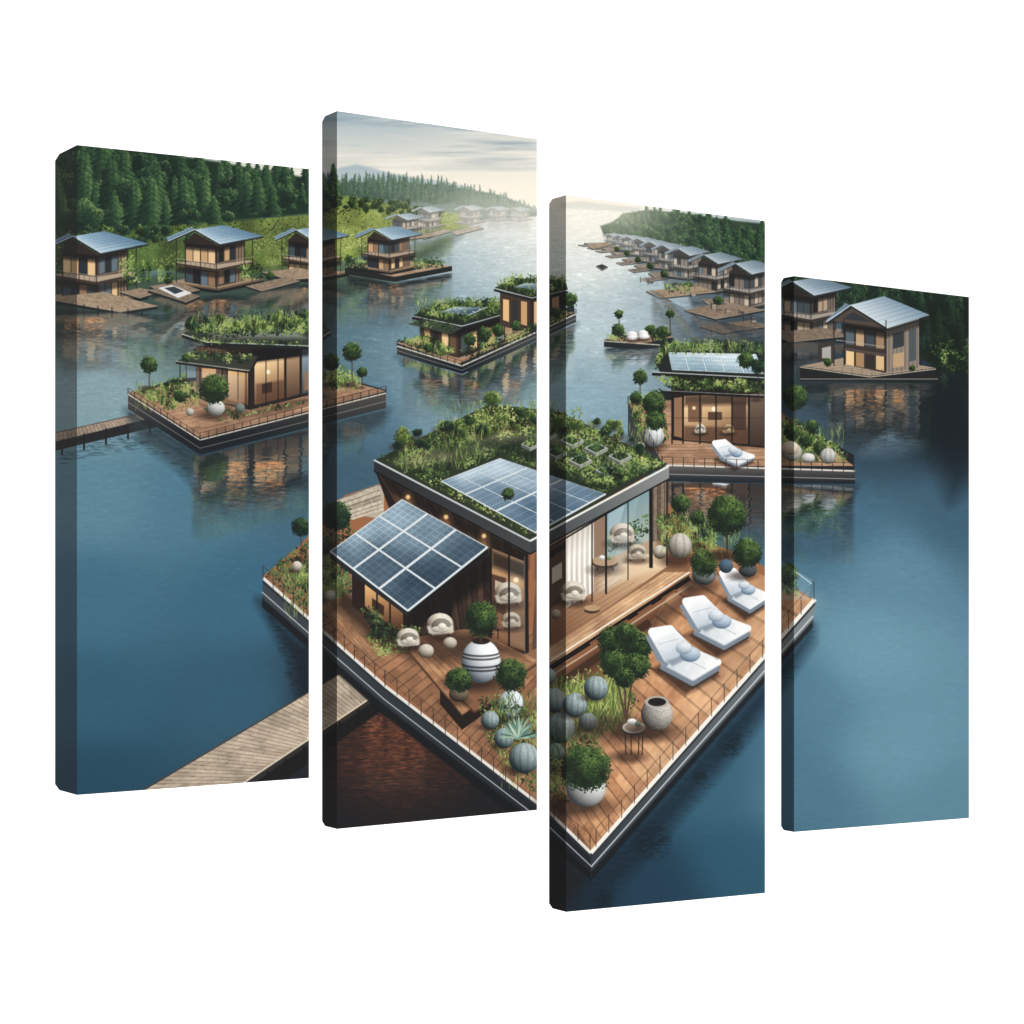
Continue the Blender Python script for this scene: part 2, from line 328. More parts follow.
for i in range(16): x=random.uniform(640,760); y=np.interp(x,[640,760],[280,322])+random.uniform(-4,4); line((x,y-3),(x,y+2),.8,(44,40,38),.8); stamp(x+3,y,2.2,.9,0,C(random.choice([(150,140,128),(90,84,78),(60,66,70)])))
folpoly([(665,284),(690,286),(690,294),(665,292)],90,.9,PG,3); 
refl(650,800,interp([650,700,765,800],[288,318,330,336]),48,.8,.6,2,(24,34,42))
cabin(774,277,70,62,0,False,gr=.4); dock([(766,332),(826,328),(850,336),(790,342)],3,(126,110,94))
refl(766,850,interp([766,850],[342,341]),50,.95,.66,2,(16,26,34))
# near cabin
quad([(800,366),(862,354),(936,368),(870,376)],lambda u,v,X,Y: C((156,138,118))*(1-.2*((v*9%1)<.18))[...,None]); poly([(800,366),(870,376),(936,368),(938,381),(800,381)],(30,32,34)); pl([(800,367),(870,377),(936,369)],1.,(184,170,150)); line((800,379),(938,379),1,(120,116,110))
poly([(844,322),(886,328),(886,373),(844,364)],(58,50,46)); poly([(886,328),(919,318),(919,368),(886,373)],(134,122,110))
for i in range(8): line((889+i*4,328-i*1.2),(889+i*4,372-i*.6),.7,(88,78,70),.8)
poly([(832,321),(852,307),(886,328)],(78,68,60)); poly([(842,319),(853,312),(872,322)],(50,54,58))
for i,u in enumerate([846,856,866,876]):
    poly([(u,328+i*1.4),(u+8,329+i*1.4),(u+8,345+i*1.4),(u,344+i*1.4)],[(84,98,106),(176,148,116),(62,72,78),(150,122,94)][i]); poly([(u,350+i*1.4),(u+8,351+i*1.4),(u+8,366+i*1.6),(u,364.5+i*1.6)],[(222,186,138),(160,124,88),(50,44,42),(206,170,126)][i])
poly([(893,334),(904,331),(904,346),(893,349)],(52,58,62)); poly([(909,330),(916,328),(916,360),(909,362)],(76,84,88)); poly([(893,354),(904,352),(904,366),(893,368)],(176,146,110))
poly([(836,346),(886,354),(886,357),(836,349)],(80,70,62)); pl([(836,340),(886,347)],.6,(170,160,148)); poly([(842,323),(886,329),(886,338),(842,331)],(16,16,16),.7,3); poly([(886,329),(921,319),(921,326),(886,338)],(20,20,20),.6,3)
quad([(850,305),(884,296),(930,315),(888,328)],lambda u,v,X,Y: mix(C((194,204,210)),C((118,140,156)),np.clip(u*.9+.1*v,0,1))*(1-.16*((v*8%1)<.14))[...,None])
quad([(826,320),(846,303),(850,305),(829,323)],lambda u,v,X,Y: mix(C((120,140,154)),C((84,104,118)),np.clip(v,0,1)))
pl([(826,324),(852,307),(888,330),(930,317)],1.6,(36,40,44)); pl([(826,322),(851,305),(888,328)],.9,(202,210,214))
for u in (834,886,921,844): line((u,320),(u,371 if u==886 else 366),1.,(38,32,30))
poly([(818,344),(834,341),(834,363),(818,360)],(60,54,48)); poly([(822,348),(831,346),(831,360),(822,358)],(160,156,150)); topi(828,362,4,PG,4,.7); topi(912,368,3,PG,3,.7)
for i in range(14): line((802+i*10,368),(802+i*10,376),.4,(60,54,48),.7)
refl(826,934,383,80,.98,.82,2.5,(16,26,34),.9,.7,10); refl(800,938,382,26,.8,.6,2.,(16,26,34)); streaks([(846,860),(866,884),(893,904)],390,430,.4,3); rip([(798,384),(940,384),(925,440),(840,450)],400,5,[(14,26,34),(24,36,44)],.2)
# ---------------------------------------------------------------- helpers
def planks(n,c0=(150,98,60),c1=(196,138,88),axis=1,gap=.22):
    def fn(u,v,X,Y):
        q=(v if axis else u)*n; o=(u if axis else v)
        i=np.floor(q); h=TAB[(i.astype(int)*7)&255,(np.floor(o*5+i*.37).astype(int)*13)&255]
        r=mix(C(c0),C(c1),h*.45+.3*noise(o*30,q*2)+.4*(fbm(X*.03,Y*.04,21)-.25)); g=((q-i)<.16)
        return r*(1-gap*g)[...,None]*(1+.35*(fbm(X*.05,Y*.05,3)-.5))[...,None]
    return fn
def solar(nu,nv,c0=(64,82,96),c1=(160,178,188),fr=(204,212,214),fine=6,fw=.024):
    def fn(u,v,X,Y):
        r=mix(C(c0),C(c1),np.clip(.1+.8*(1-v)*(.3+.7*u)+.8*(fbm(u*2.5,v*2.5,4)-.45),0,1))
        a=(u*nu)%1; b=(v*nv)%1
        f=((np.minimum((a*fine)%1,1-(a*fine)%1)<.09)|(np.minimum((b*5)%1,1-(b*5)%1)<.09)); r=r*(1+.16*f)[...,None]
        g=(np.minimum(a,1-a)<fw)|(np.minimum(b,1-b)<fw*1.2); return np.where(g[...,None],C(fr),r)
    return fn
def wood(n,c0,c1,axis=0):
    def fn(u,v,X,Y):
        q=(u if axis==0 else v)*n; i=np.floor(q); h=TAB[(i.astype(int)*11)&255,5]
        return mix(C(c0),C(c1),h)*(1-.35*((q-i)<.18))[...,None]*(1+.2*(noise(X*.5,Y*.5)-.5))[...,None]
    return fn
flat=lambda c:(lambda u,v,X,Y: np.broadcast_to(C(c),u.shape+(3,))*1.)
def rail(p0,p1,n,h,col=(40,34,30),w=.7,a=.9):
    for i in range(n+1):
        t=i/n; x=p0[0]+(p1[0]-p0[0])*t; y=p0[1]+(p1[1]-p0[1])*t; line((x,y),(x,y-h),w,col,a)
    line((p0[0],p0[1]-h),(p1[0],p1[1]-h),w*.7,col,a*.8); line((p0[0],p0[1]-h*.5),(p1[0],p1[1]-h*.5),w*.4,col,a*.5)
def hull(pts,th,top=(204,196,182),side=(44,50,54)):
    p=pts; lo=[(x,y+th) for x,y in p[::-1]]
    poly(list(p)+lo,G((0,p[0][1]),side,(0,p[0][1]+th*3),(20,26,32)))
    pl(p,1.3,top); pl([(x,y+th*.55) for x,y in p],.7,(150,150,146),.7)
def treeball(x,y,r,yb,P=PG):
    shadow(x-r*.3,yb,r*.8,r*.25,.5); line((x,y),(x+.3,yb),max(.9,r*.1),(70,52,38)); topi(x,y,r,P)
def chair(x,y,s,c=(208,196,178),d=(120,100,80)):
    d=tuple(np.array(d)*.62); cc=np.array(c)
    shadow(x,y+s*.62,s*1.1,s*.35,.6)
    for u in (-.6,.6): line((x+u*s,y+s*.4),(x+u*s*1.1,y+s*.75),max(.8,s*.08),(40,32,28))
    ball(x,y-s*.22,s*.95,s*.78,c,d); ball(x+s*.1,y-s*.06,s*.7,s*.56,tuple(cc*.62),d,0,.06)
    poly([(x-s*.7,y+s*.12),(x+s*.72,y+s*.08),(x+s*.82,y+s*.42),(x-s*.55,y+s*.55)],G((x-s,y),tuple(cc*.7),(x+s,y),tuple(cc)),1,s*.2); ball(x+s*.06,y+s*.16,s*.72,s*.24,c,tuple(cc*.6))
    poly([(x-s*.95,y-s*.05),(x-s*.68,y-s*.1),(x-s*.5,y+s*.5),(x-s*.8,y+s*.46)],tuple(cc*.86),1,s*.15); poly([(x+s*.7,y-s*.1),(x+s*.95,y-s*.1),(x+s*.98,y+s*.34),(x+s*.78,y+s*.44)],tuple(cc*.95),1,s*.15)
    ball(x+s*.15,y-s*.04,s*.3,s*.24,tuple(np.minimum(cc*1.1,250)),tuple(cc*.7))
# ---- first floating house
quad([(50,434),(160,409),(168,414),(50,443)],planks(34,(120,104,92),(170,152,134),0,.3)); poly([(50,443),(168,414),(168,424),(50,452)],(34,34,36)); line((50,434),(160,409),1,(90,78,70))
for q in (62,84,106,128,150): line((q,442-(q-50)*.24),(q,458-(q-50)*.24),2,(28,28,30))
rip([(50,452),(168,424),(168,440),(50,466)],160,5,[(36,56,66)],.4)
poly([(128,394),(180,378),(330,374),(386,390),(386,404),(200,452),(165,428),(128,408)],(30,36,40))
quad([(128,392),(290,366),(386,391),(200,438)],planks(34,(126,94,74),(190,152,120),1))
hull([(128,394),(200,440),(386,393)],15,(196,184,168),(78,74,70))
poly([(196,346),(322,340),(322,392),(250,410),(196,398)],(40,34,32)); quad([(196,346),(226,350),(226,404),(196,398)],wood(8,(70,56,46),(106,84,68)))
poly([(228,368),(248,370),(248,405),(228,400)],G((228,368),(228,184,130),(248,405),(110,76,54))); line((238,366),(238,403),.8,(40,32,28)); poly([(202,368),(216,369),(216,390),(202,388)],(196,152,108))
poly([(254,362),(284,358),(284,398),(254,405)],G((262,360),(240,202,150),(278,400),(96,66,48))); poly([(286,358),(300,356),(300,394),(286,398)],G((290,356),(166,136,104),(296,396),(84,64,50)))
poly([(302,350),(322,346),(322,390),(302,394)],G((302,350),(140,160,168),(318,392),(60,66,68))); poly([(304,372),(318,370),(318,388),(304,391)],(140,108,80),.8,2)
poly([(256,384),(284,380),(284,398),(256,404)],(84,58,42),.6,3); poly([(262,384),(272,382),(272,392),(262,394)],(60,42,34)); poly([(250,350),(322,342),(322,354),(250,363)],(14,14,16),.75,4); ell(268,372,2,2,(255,240,200),.9,2)
for u in (250,254,266,278,286,300,311,322): line((u,352-(u-250)*.12),(u,409-(u-250)*.25),.9,(26,24,24))
poly([(200,404),(250,412),(322,394),(322,400),(240,420)],(30,20,16),.5,6)
# projecting glazed porch with a thin canopy
poly([(184,370),(244,376),(244,402),(184,394)],(196,206,206),.18); poly([(186,392),(242,400),(240,406),(184,397)],(150,116,88),.7)
quad([(176,362),(192,352),(258,356),(250,371)],flat((54,58,50))); folpoly([(182,359),(194,353),(254,357),(246,366)],300,.9,PG,5); pl([(176,363),(250,372.5),(258,358)],1.8,(24,26,28)); pl([(176,361.2),(250,370.6)],.6,(176,180,176)); 
for u in (180,200,222,246): line((u,364+(u-180)*.1),(u,396+(u-180)*.13),.9,(30,26,24))
poly([(182,334),(206,324),(318,319),(330,330),(310,346),(206,343)],(54,60,52)); pl([(182,336),(206,344),(310,348),(330,334)],3.,(30,32,34)); pl([(182,334),(206,342),(310,346),(330,332)],.9,(190,194,190))
poly([(206,332),(290,328),(306,338),(212,338)],G((206,330),(120,124,108),(306,338),(150,156,146)),.7,5)
folpoly([(184,332),(210,322),(322,318),(326,330),(300,336),(206,338)],1500,1.,PG,6,.0); folpoly([(188,336),(204,341),(302,344),(302,347),(200,344)],240,.9,PG,3)
for k in range(20): decid(random.uniform(190,328),random.uniform(313,326),random.uniform(3,7),[PY,PG,PD][k%3],.03,.9)
grass(190,326,316,334,160,9)
folpoly([(134,394),(185,376),(200,398),(170,412)],600,1.1,PG,4); folpoly([(200,406),(250,412),(300,402),(330,394),(330,400),(220,424)],260,1.,PG,3,.0)
grass(135,200,386,412,160,6); folpoly([(322,378),(345,372),(360,386),(330,392)],420,1.1,PG,8); grass(325,360,380,392,90,7)
treeball(149,365,8,388); treeball(186,358,4,380); treeball(352,352,9,385); treeball(362,372,5,388); treeball(331,362,8,385,PD)
shadow(212,416,12,4); ball(216,408,9,8,(206,206,200),(80,80,78)); topi(214,389,14); topi(180,396,6); ball(240,408,5,5,(120,130,122),(50,58,54)); ball(190,412,4,4,(190,186,176),(80,78,74))
rail((200,440),(386,393),22,7); rail((128,394),(200,440),11,6)
poly([(126,410),(200,456),(388,410),(380,424),(324,450),(318,486),(206,500),(180,470),(140,440)],(34,50,58),.6,14)
rip([(128,412),(200,458),(388,412),(370,432),(322,450),(318,500),(205,508),(186,476),(140,440)],900,6,[(22,34,40),(34,50,58),(48,66,76)],.3)
refl(190,330,interp([190,200,330],[452,457,424]),88,.95,.86,3,(26,38,44),.95,.7,interp([196,250,322],[56,40,30])); refl(126,388,interp([126,200,388],[409,455,409]),24,.6,.6,2,(36,50,58),1.)
streaks([(228,246),(256,284)],462,510,.5,4.); refl(340,368,422,44,.6,.7,2,(30,50,58),1,1,18)
# ---- second floating garden
poly([(397,344),(450,330),(574,306),(576,322),(470,372),(440,368),(397,354)],(36,42,46)); quad([(397,343),(500,318),(575,312),(458,364)],planks(24,(142,110,88),(192,158,128),1))
hull([(397,346),(462,366),(576,314)],8,(200,192,178),(60,62,62))
poly([(420,322),(458,328),(458,358),(420,348)],(70,54,44)); poly([(458,328),(505,316),(505,342),(458,358)],(48,40,36))
for i,u in enumerate([424,433,442,450]): poly([(u,328+i),(u+6,329+i),(u+6,350+i),(u,348+i)],[(196,156,112),(42,40,40),(224,184,136),(100,76,58)][i])
for i,u in enumerate([461,470,479,488,497]): poly([(u,334-i*2),(u+7,332-i*2),(u+7,350-i*2.6),(u,353-i*2.6)],[(70,80,84),(214,172,128),(50,56,60),(170,134,98),(120,130,132)][i])
poly([(420,322),(458,329),(505,316),(505,324),(458,338),(420,331)],(14,14,16),.7,4)
poly([(412,316),(440,303),(508,301),(508,314),(462,326),(416,320)],(34,42,34)); 
pl([(412,318),(462,328),(508,315)],2.4,(28,30,32)); pl([(412,316),(462,326),(508,313)],.7,(190,192,188)); folpoly([(414,315),(438,303),(508,301),(506,312),(462,324)],1100,.9,PG,5,.0); quad([(440,312),(456,307),(488,307),(470,315)],solar(3,1)); grass(416,504,300,318,110,6)
quad([(408,324),(424,319),(462,328),(450,334)],flat((58,66,56))); folpoly([(410,324),(424,319),(460,328),(450,333)],160,.8,PG,3)
poly([(500,292),(530,298),(530,332),(500,326)],(66,52,44)); poly([(530,298),(566,290),(566,318),(530,332)],(44,38,34))
for i,u in enumerate([503,512,521]): poly([(u,299+i),(u+6,300+i),(u+6,322+i*2),(u,320+i*2)],[(214,172,120),(50,48,48),(190,148,104)][i])
for i,u in enumerate([534,543,552]): poly([(u,302-i*2),(u+7,300-i*2),(u+7,322-i*3),(u,325-i*3)],[(204,160,114),(70,78,82),(150,116,88)][i])
poly([(494,288),(515,278),(565,280),(568,290),(532,299)],(34,42,34)); pl([(494,290),(532,300),(568,292)],2.2,(28,30,32)); pl([(494,288),(532,298),(568,290)],.7,(186,190,186)); folpoly([(496,288),(515,278),(566,280),(566,289),(532,297)],700,.9,PG,5,.0); quad([(514,287),(526,283),(552,284),(542,290)],solar(3,1)); grass(498,564,278,292,60,6)
folpoly([(398,342),(425,336),(456,352),(440,358)],400,1.,PG,3); folpoly([(460,352),(505,336),(570,312),(572,318),(470,362)],700,1.,PG,5); grass(405,450,340,356,60,5)
for x,y,r in [(470,340,6),(484,334,7),(498,330,6),(428,348,4),(556,312,5),(570,300,7),(516,326,5)]: topi(x,y,r)
rail((397,346),(462,366),9,5); rail((462,366),(576,314),14,5)
poly([(396,356),(462,377),(577,324),(560,340),(500,380),(450,392),(410,372)],(50,70,82),.6,10)
rip([(400,360),(462,378),(574,326),(540,350),(500,390),(430,396)],400,4,[(36,54,64),(60,80,92)],.3)
refl(400,577,interp([400,462,577],[356,375,323]),62,.95,.8,2.5,(46,66,78),1.,.8,interp([400,420,462,505,577],[6,18,18,16,4])); streaks([(424,440),(464,480),(506,520)],380,406,.35,3)
# ---- small garden raft
poly([(604,340),(640,333),(674,338),(674,346),(640,350),(604,347)],(34,40,44)); poly([(604,339),(640,332),(674,337),(640,344)],(160,134,108)); line((604,341),(660,345),1,(194,186,170))
folpoly([(606,338),(626,332),(626,342),(612,342)],90,1.,PG,4); folpoly([(650,334),(672,334),(668,341),(652,342)],130,1.,PG,4); treeball(619,314,4,334); treeball(670,314,4,334); topi(618,330,6); topi(650,330,5); 
for x,y in ((632,336),(643,335)): shadow(x,y+4,6,2.5); ball(x,y-1,5.5,4,(232,232,228),(120,122,124)); ball(x+1,y+1.5,5.5,2.6,(240,240,236),(150,152,154))
topi(662,332,6)
refl(602,675,348,30,.95,.75,1.5,(60,78,88)); rip([(604,350),(674,350),(660,364),(615,362)],120,4,[(50,66,74)],.3)
# ---- house with lounge deck
poly([(628,404),(665,390),(790,420),(854,455),(854,484),(690,482),(660,474),(628,436)],(30,34,38))
quad([(628,402),(760,396),(854,466),(662,466)],planks(26,(130,96,74),(198,160,128),1))
poly([(628,404),(662,462),(662,478),(628,436)],(52,56,60)); poly([(662,464),(855,470),(855,484),(662,481)],G((0,466),(96,92,88),(0,484),(24,28,34))); line((662,465),(855,471),1.6,(210,204,194)); line((662,474),(855,479),.8,(150,150,150))
poly([(672,376),(765,378),(765,448),(672,440)],(34,28,26))
poly([(684,396),(748,394),(748,444),(684,440)],G((706,395),(240,202,150),(726,446),(98,68,50))); poly([(750,394),(765,393),(765,446),(750,445)],G((752,394),(116,98,82),(760,446),(60,46,38))); poly([(674,398),(682,397),(682,438),(674,436)],(140,106,78))
poly([(684,426),(748,428),(748,444),(684,440)],(84,58,44),.7,3); poly([(684,395),(748,393),(748,404),(684,406)],(40,28,24),.75,5); poly([(688,402),(702,402),(702,422),(688,422)],(110,80,60),.9); poly([(732,402),(746,402),(746,430),(732,430)],(60,44,38),.8); chair(700,430,6); chair(728,430,6,(180,150,116),(70,50,38)); ell(714,409,2.2,2.2,(255,240,200),1,2); ell(694,408,1.5,1.5,(255,236,190),1,2); poly([(708,412),(722,412),(722,420),(708,420)],(90,64,50)); 
for u in (672,683,700,716,732,749,765): line((u,378),(u,444),1.4,(24,22,22))
line((672,418),(765,418),.5,(30,26,24),.6)
poly([(655,362),(665,350),(768,352),(768,378),(662,376)],(32,38,36)); quad([(668,352),(756,354),(764,374),(672,370)],solar(5,1,(124,148,160),(204,214,218)))
pl([(652,374),(768,380)],3.,(24,26,28)); pl([(652,372),(768,378)],.9,(190,194,192)); folpoly([(655,370),(662,346),(768,348),(768,354),(668,354)],1000,1.,PG,8); grass(658,765,346,356,90,8); folpoly([(655,378),(765,382),(765,394),(670,391)],700,1.,PG,3)
pl([(664,392),(765,397)],2.4,(24,24,26)); pl([(664,390.6),(765,395.6)],.5,(170,170,166)); folpoly([(630,402),(662,392),(668,440),(652,450),(634,424)],900,1.1,PG,5); grass(632,664,404,446,120,8)
treeball(640,377,7,404); topi(654,404,11); shadow(652,446,12,5); ball(654,436,10,11,(224,226,224),(80,84,88),6); topi(655,421,9); topi(636,398,6); ball(640,446,5,4,(180,176,168),(80,80,78)); topi(746,360,8,PG)
treeball(795,397,12,440); treeball(758,366,7,400,PD)
folpoly([(770,420),(800,424),(840,450),(846,464),(790,462),(768,448)],1000,1.2,PG,6); grass(775,845,430,464,200,9)
for x,y,r in [(792,432,8),(806,440,7),(820,448,7),(812,426,6)]: topi(x,y,r,PG)
ball(792,452,10,9,(186,182,170),(84,82,76)); ball(828,456,8,8,(196,194,186),(88,88,84),5); ball(808,458,7,5,(216,214,208),(96,94,90))
def lounger(x,y,w,h):
    def T(u,v): return (x+u*w,y+v*h)
    def R(pts,col,wd):
        P=[T(*p) for p in pts]; pl(P+[P[0]],wd,col)
        for p in P: ell(p[0],p[1],wd/2,wd/2,col)
        poly(P,col)
    k=w/70.
    poly([T(.05,.74),T(.52,1.2),T(.98,.86),T(.9,.6),T(.4,.5)],(40,24,18),.75,6*k)
    R([(.2,.78),(.62,1.07),(.97,.79),(.5,.5)],(66,56,50),2*k)
    R([(.2,.7),(.62,.99),(.97,.72),(.55,.48)],(116,126,138),5*k)
    R([(.22,.6),(.62,.88),(.97,.61),(.57,.4)],G(T(.25,.5),(186,194,200),T(.92,.7),(238,238,234),.05,.2),7*k)
    line(T(.42,.48),T(.8,.73),.9*k,(158,168,178),.8); line(T(.19,.645),T(.62,.94),.8*k,(150,160,170),.9); line(T(.62,.94),T(.99,.66),.7*k,(160,168,176),.8)
    R([(.0,.17),(.16,.57),(.25,.65),(.12,.14)],(122,132,144),4*k)
    R([(.06,.07),(.3,.02),(.57,.38),(.27,.55)],G(T(.3,.0),(244,243,240),T(.42,.55),(174,184,194),.05,.2),8*k)
    line(T(.15,.29),T(.43,.19),.8*k,(164,174,184),.8); poly([T(.26,.6),T(.6,.42),T(.66,.48),T(.34,.68)],(96,108,122),.6,3*k)
    c=T(.585,.45); ball(c[0],c[1]+1*k,10*k,7.5*k,(186,200,212),(92,112,132),0,.04,.3,-.7); c=T(.5,.36); ball(c[0],c[1],8*k,6*k,(214,220,224),(126,140,154),0,.04,.3,-.7)
lounger(712,441,42,25); ball(790,448,9,7,(210,196,176),(120,100,80)); rail((662,466),(854,472),18,9); rail((628,404),(662,464),8,8)
poly([(630,438),(662,480),(857,485),(850,500),(770,520),(680,526),(640,470)],(26,42,54),.75,12)
rip([(632,442),(662,484),(856,487),(830,510),(760,526),(670,530)],700,5,[(18,30,40),(30,46,58),(46,64,76)],.3)
refl(664,856,interp([664,856],[482,486]),80,.97,.82,3,(22,36,46),1.,.7,interp([664,765,780,856],[40,40,16,10])); streaks([(686,700),(704,724)],488,518,.5,3.5)
# ---------------------------------------------------------------- the main floating house
poly([(258,600),(300,640),(380,700),(380,720),(300,700),(290,660)],(14,26,36),.75,16); rip([(262,606),(312,650),(312,712),(292,690),(280,640)],260,5,[(14,26,34),(24,40,50)],.4)
poly([(322,712),(383,690),(540,806),(590,880),(560,915),(322,835)],(26,24,28),.88,18)
am=[(326,712),(385,694),(530,806),(500,832),(322,832)]
ell(398,752,62,44,(84,46,32),.7,60)
rip(am,1800,6,[(122,68,42),(92,50,36),(152,90,56),(60,36,30)],.42,.5,(395,748,66,46))
rip(am,1100,6,[(18,20,24),(28,26,28),(40,30,28)],.4); streaks([(366,382),(388,404),(410,424)],716,790,.45,3.5,((160,92,56),(128,70,44),(196,124,76)))
poly([(590,876),(812,626),(812,642),(745,740),(660,840),(600,908),(572,914)],(16,36,50),.78,18); rip([(590,876),(813,628),(800,664),(660,850),(600,908)],1100,6,[(16,34,46),(26,50,64),(40,72,90)],.3)
for (x,y,r) in [(731,745,14),(652,842,20),(604,900,12),(700,778,8)]:
    for k in range(int(r*r*1.2)):
        a=random.random()*6.28; q=random.random()**.5; stamp(x+math.cos(a)*q*r,y+math.sin(a)*q*r*1.1,random.uniform(1,3.5),.6,0,C((12,28,36)),.6*(1.1-q))
# gangway
poly([(234,797),(385,692),(385,708),(262,797)],(20,20,22))
quad([(132,797),(230,792),(387,687),(368,657)],planks(46,(150,134,118),(204,186,162),1,.3))
pl([(230,792),(387,687)],1.6,(206,188,162)); pl([(232,795),(388,690)],3.4,(46,40,36)); pl([(132,797),(368,657)],1.4,(70,60,54))
for k in range(8): line((250+k*18,784-k*12.4),(250+k*18,800-k*12.4),2.6,(16,18,20))
deck=[(263,576),(300,545),(345,495),(380,484),(470,440),(640,470),(700,540),(748,556),(814,600),(591,850),(549,812),(385,684)]
poly(deck,(146,98,66)); 
quad([(263,577),(420,520),(640,740),(591,852)],planks(50,(112,78,56),(172,126,92),1))
quad([(549,786),(700,545),(814,600),(591,852)],planks(24,(144,98,68),(218,168,124),0,.24))
poly([(640,770),(765,600),(812,604),(630,810)],(246,216,182),.24,34)
HB=27
poly([(263,578),(385,686),(549,812),(591,852),(591,852+HB),(537,832),(385,714),(262,606)],G((300,600),(58,66,72),(560,840),(26,32,38)))
pl([(263,578),(385,686),(549,812),(591,853)],3.2,(214,208,198)); pl([(263,581.5),(385,689.5),(549,815.5),(591,857)],2.4,(40,46,52)); pl([(262,592),(385,700),(545,823),(591,866)],1.2,(176,180,182),.85)
poly([(262,598),(385,706),(545,829),(591,873),(591,880),(537,834),(385,716),(262,607)],(10,14,18),.8,2)
poly([(591,852),(815,598),(813,626),(591,852+HB)],G((600,850),(50,58,66),(812,620),(120,128,130))); pl([(591,853),(815,599)],4.,(232,226,214)); pl([(591,857.5),(815,603.5)],2.,(50,52,56)); pl([(591,867),(813,616)],1.4,(190,194,194),.9); poly([(591,872),(813,620),(813,627),(591,881)],(14,20,26),.85,2)
folpoly([(268,575),(300,548),(345,520),(372,560),(360,600),(340,625),(300,606)],1700,1.2,PD,5,.02); folpoly([(290,575),(330,560),(350,600),(330,620)],700,1.2,PG,6); grass(285,350,575,620,160,9,PY)
grass(275,345,560,615,260,9,PG); poly([(345,497),(384,484),(384,520),(345,512)],(170,158,142)); 
quad([(336,500),(378,484),(384,510),(352,520)],wood(6,(150,138,120),(200,188,168),1))
treeball(336,516,14,545,PD); treeball(301,527,9,560,PD); topi(322,546,9,PD)
for x,y,r in [(352,600,7),(330,596,6),(297,566,5)]: shadow(x-3,y+r,r,r*.4); ball(x,y,r,r,(206,198,184),(92,84,74))
quad([(318,606),(360,590),(392,640),(370,664)],planks(14,(126,90,64),(178,138,102),0),.9)
poly([(340,585),(412,640),(420,662),(370,640),(335,606)],(28,18,14),.7,12)
# walls below the awning, terrace interior
poly([(352,560),(410,610),(410,650),(352,606)],(40,28,24)); poly([(364,580),(404,606),(404,636),(364,606)],G((380,582),(230,176,114),(384,628),(84,54,38)))
poly([(372,598),(384,606),(384,616),(372,609)],(60,40,30)); 
for u in (364,377,390,404): line((u,576+(u-364)*.6),(u,608+(u-364)*.68),1.6,(22,18,16))
poly([(375,470),(528,552),(528,655),(486,650),(430,640),(408,560)],(34,26,22))
quad([(378,474),(527,552),(527,600),(400,510)],wood(40,(60,42,34),(108,80,62)))
poly([(376,471),(528,553),(528,568),(390,492)],(12,10,10),.7,6)
quad([(404,606),(490,548),(490,640),(420,648)],wood(22,(44,32,28),(84,62,50))); poly([(406,608),(490,552),(490,580),(410,638)],(12,10,10),.75,9)
poly([(426,618),(452,598),(452,640),(428,645)],(24,20,20)); poly([(431,620),(440,612),(440,640),(432,641)],G((432,612),(220,166,110),(438,642),(104,68,46)),.9)
poly([(491,548),(526,562),(526,652),(491,640)],G((504,556),(200,156,112),(514,650),(80,54,40)))
poly([(491,549),(526,563),(526,580),(491,566)],(24,18,16),.8,7); poly([(492,574),(506,578),(506,616),(492,610)],(84,60,46)); poly([(495,580),(503,583),(503,596),(495,593)],(190,172,148),.9); ell(516,580,2.4,2.4,(255,238,196),1,2.5); ell(516,584,6,7,(255,210,150),.3,7)
poly([(491,618),(526,628),(526,652),(491,640)],(144,102,72),.8,2); chair(508,596,14); chair(511,622,10,(190,174,152)); ball(498,628,6,3,(120,90,68),(50,34,28)); line((498,628),(498,639),1,(24,20,18))
poly([(509,556),(526,562),(526,650),(509,645)],(150,176,186),.12)
for u in (491,509,526): line((u,548+(u-491)*.3),(u,642+(u-491)*.3),1.8,(22,20,20))
line((526,552),(527,656),4,(28,27,28)); line((524.6,556),(525,654),.6,(110,108,104))
# glazed living room
poly([(537,552),(660,482),(668,478),(668,566),(560,642),(532,650)],G((600,500),(166,132,102),(620,600),(92,68,52)))
poly([(549,604),(600,574),(668,546),(668,566),(566,642),(549,650)],G((560,640),(126,88,62),(650,560),(212,176,138)))
poly([(606,540),(650,520),(664,566),(600,590)],(244,222,190),.4,6)
for i in range(9): line((549,612+i*4.6),(600+i*7,576+i*1.2),.5,(96,68,50),.5)
poly([(537,556),(668,482),(668,500),(537,578)],(24,18,16),.85,7)
for x,y in [(560,556),(585,542),(618,524),(640,512)]: ell(x,y,1.8,1.3,(255,240,200),1,2); ell(x,y+8,5,9,(250,206,150),.22,8)
poly([(549,560),(566,548),(566,598),(549,610)],(92,70,56)); poly([(552,568),(562,562),(562,578),(552,584)],(196,184,164))
quad([(566,536),(594,520),(594,592),(566,608)],lambda u,v,X,Y: mix(C((244,240,232)),C((156,142,124)),np.clip(.5+.5*np.sin(u*34+np.sin(v*3)),0,1)*.8*(.4+.6*v)+.4*np.clip(1-v*3,0,1)))
poly([(594,520),(606,514),(606,570),(594,578)],(132,102,80)); poly([(606,512),(650,488),(650,540),(606,560)],G((606,505),(96,130,144),(650,545),(168,176,162))); folpoly([(608,536),(648,516),(648,536),(608,554)],260,1,PG,5,.1); poly([(608,510),(626,501),(612,552),(608,554)],(220,232,232),.28,2)
quad([(650,486),(668,478),(668,540),(650,542)],wood(5,(96,80,68),(146,126,108)))
chair(622,536,13); chair(637,554,10,(196,184,164)); shadow(605,570,14,5); line((598,563),(597,571),1.4,(36,28,24)); line((612,563),(613,571),1.4,(36,28,24)); ell(605,563,13,5.2,(54,40,34)); ell(605,561,13,5,(168,136,104)); ball(602,557.5,3,2.4,(236,232,226),(140,132,124)); ball(609,558.5,2,1.6,(110,140,100),(60,80,50))
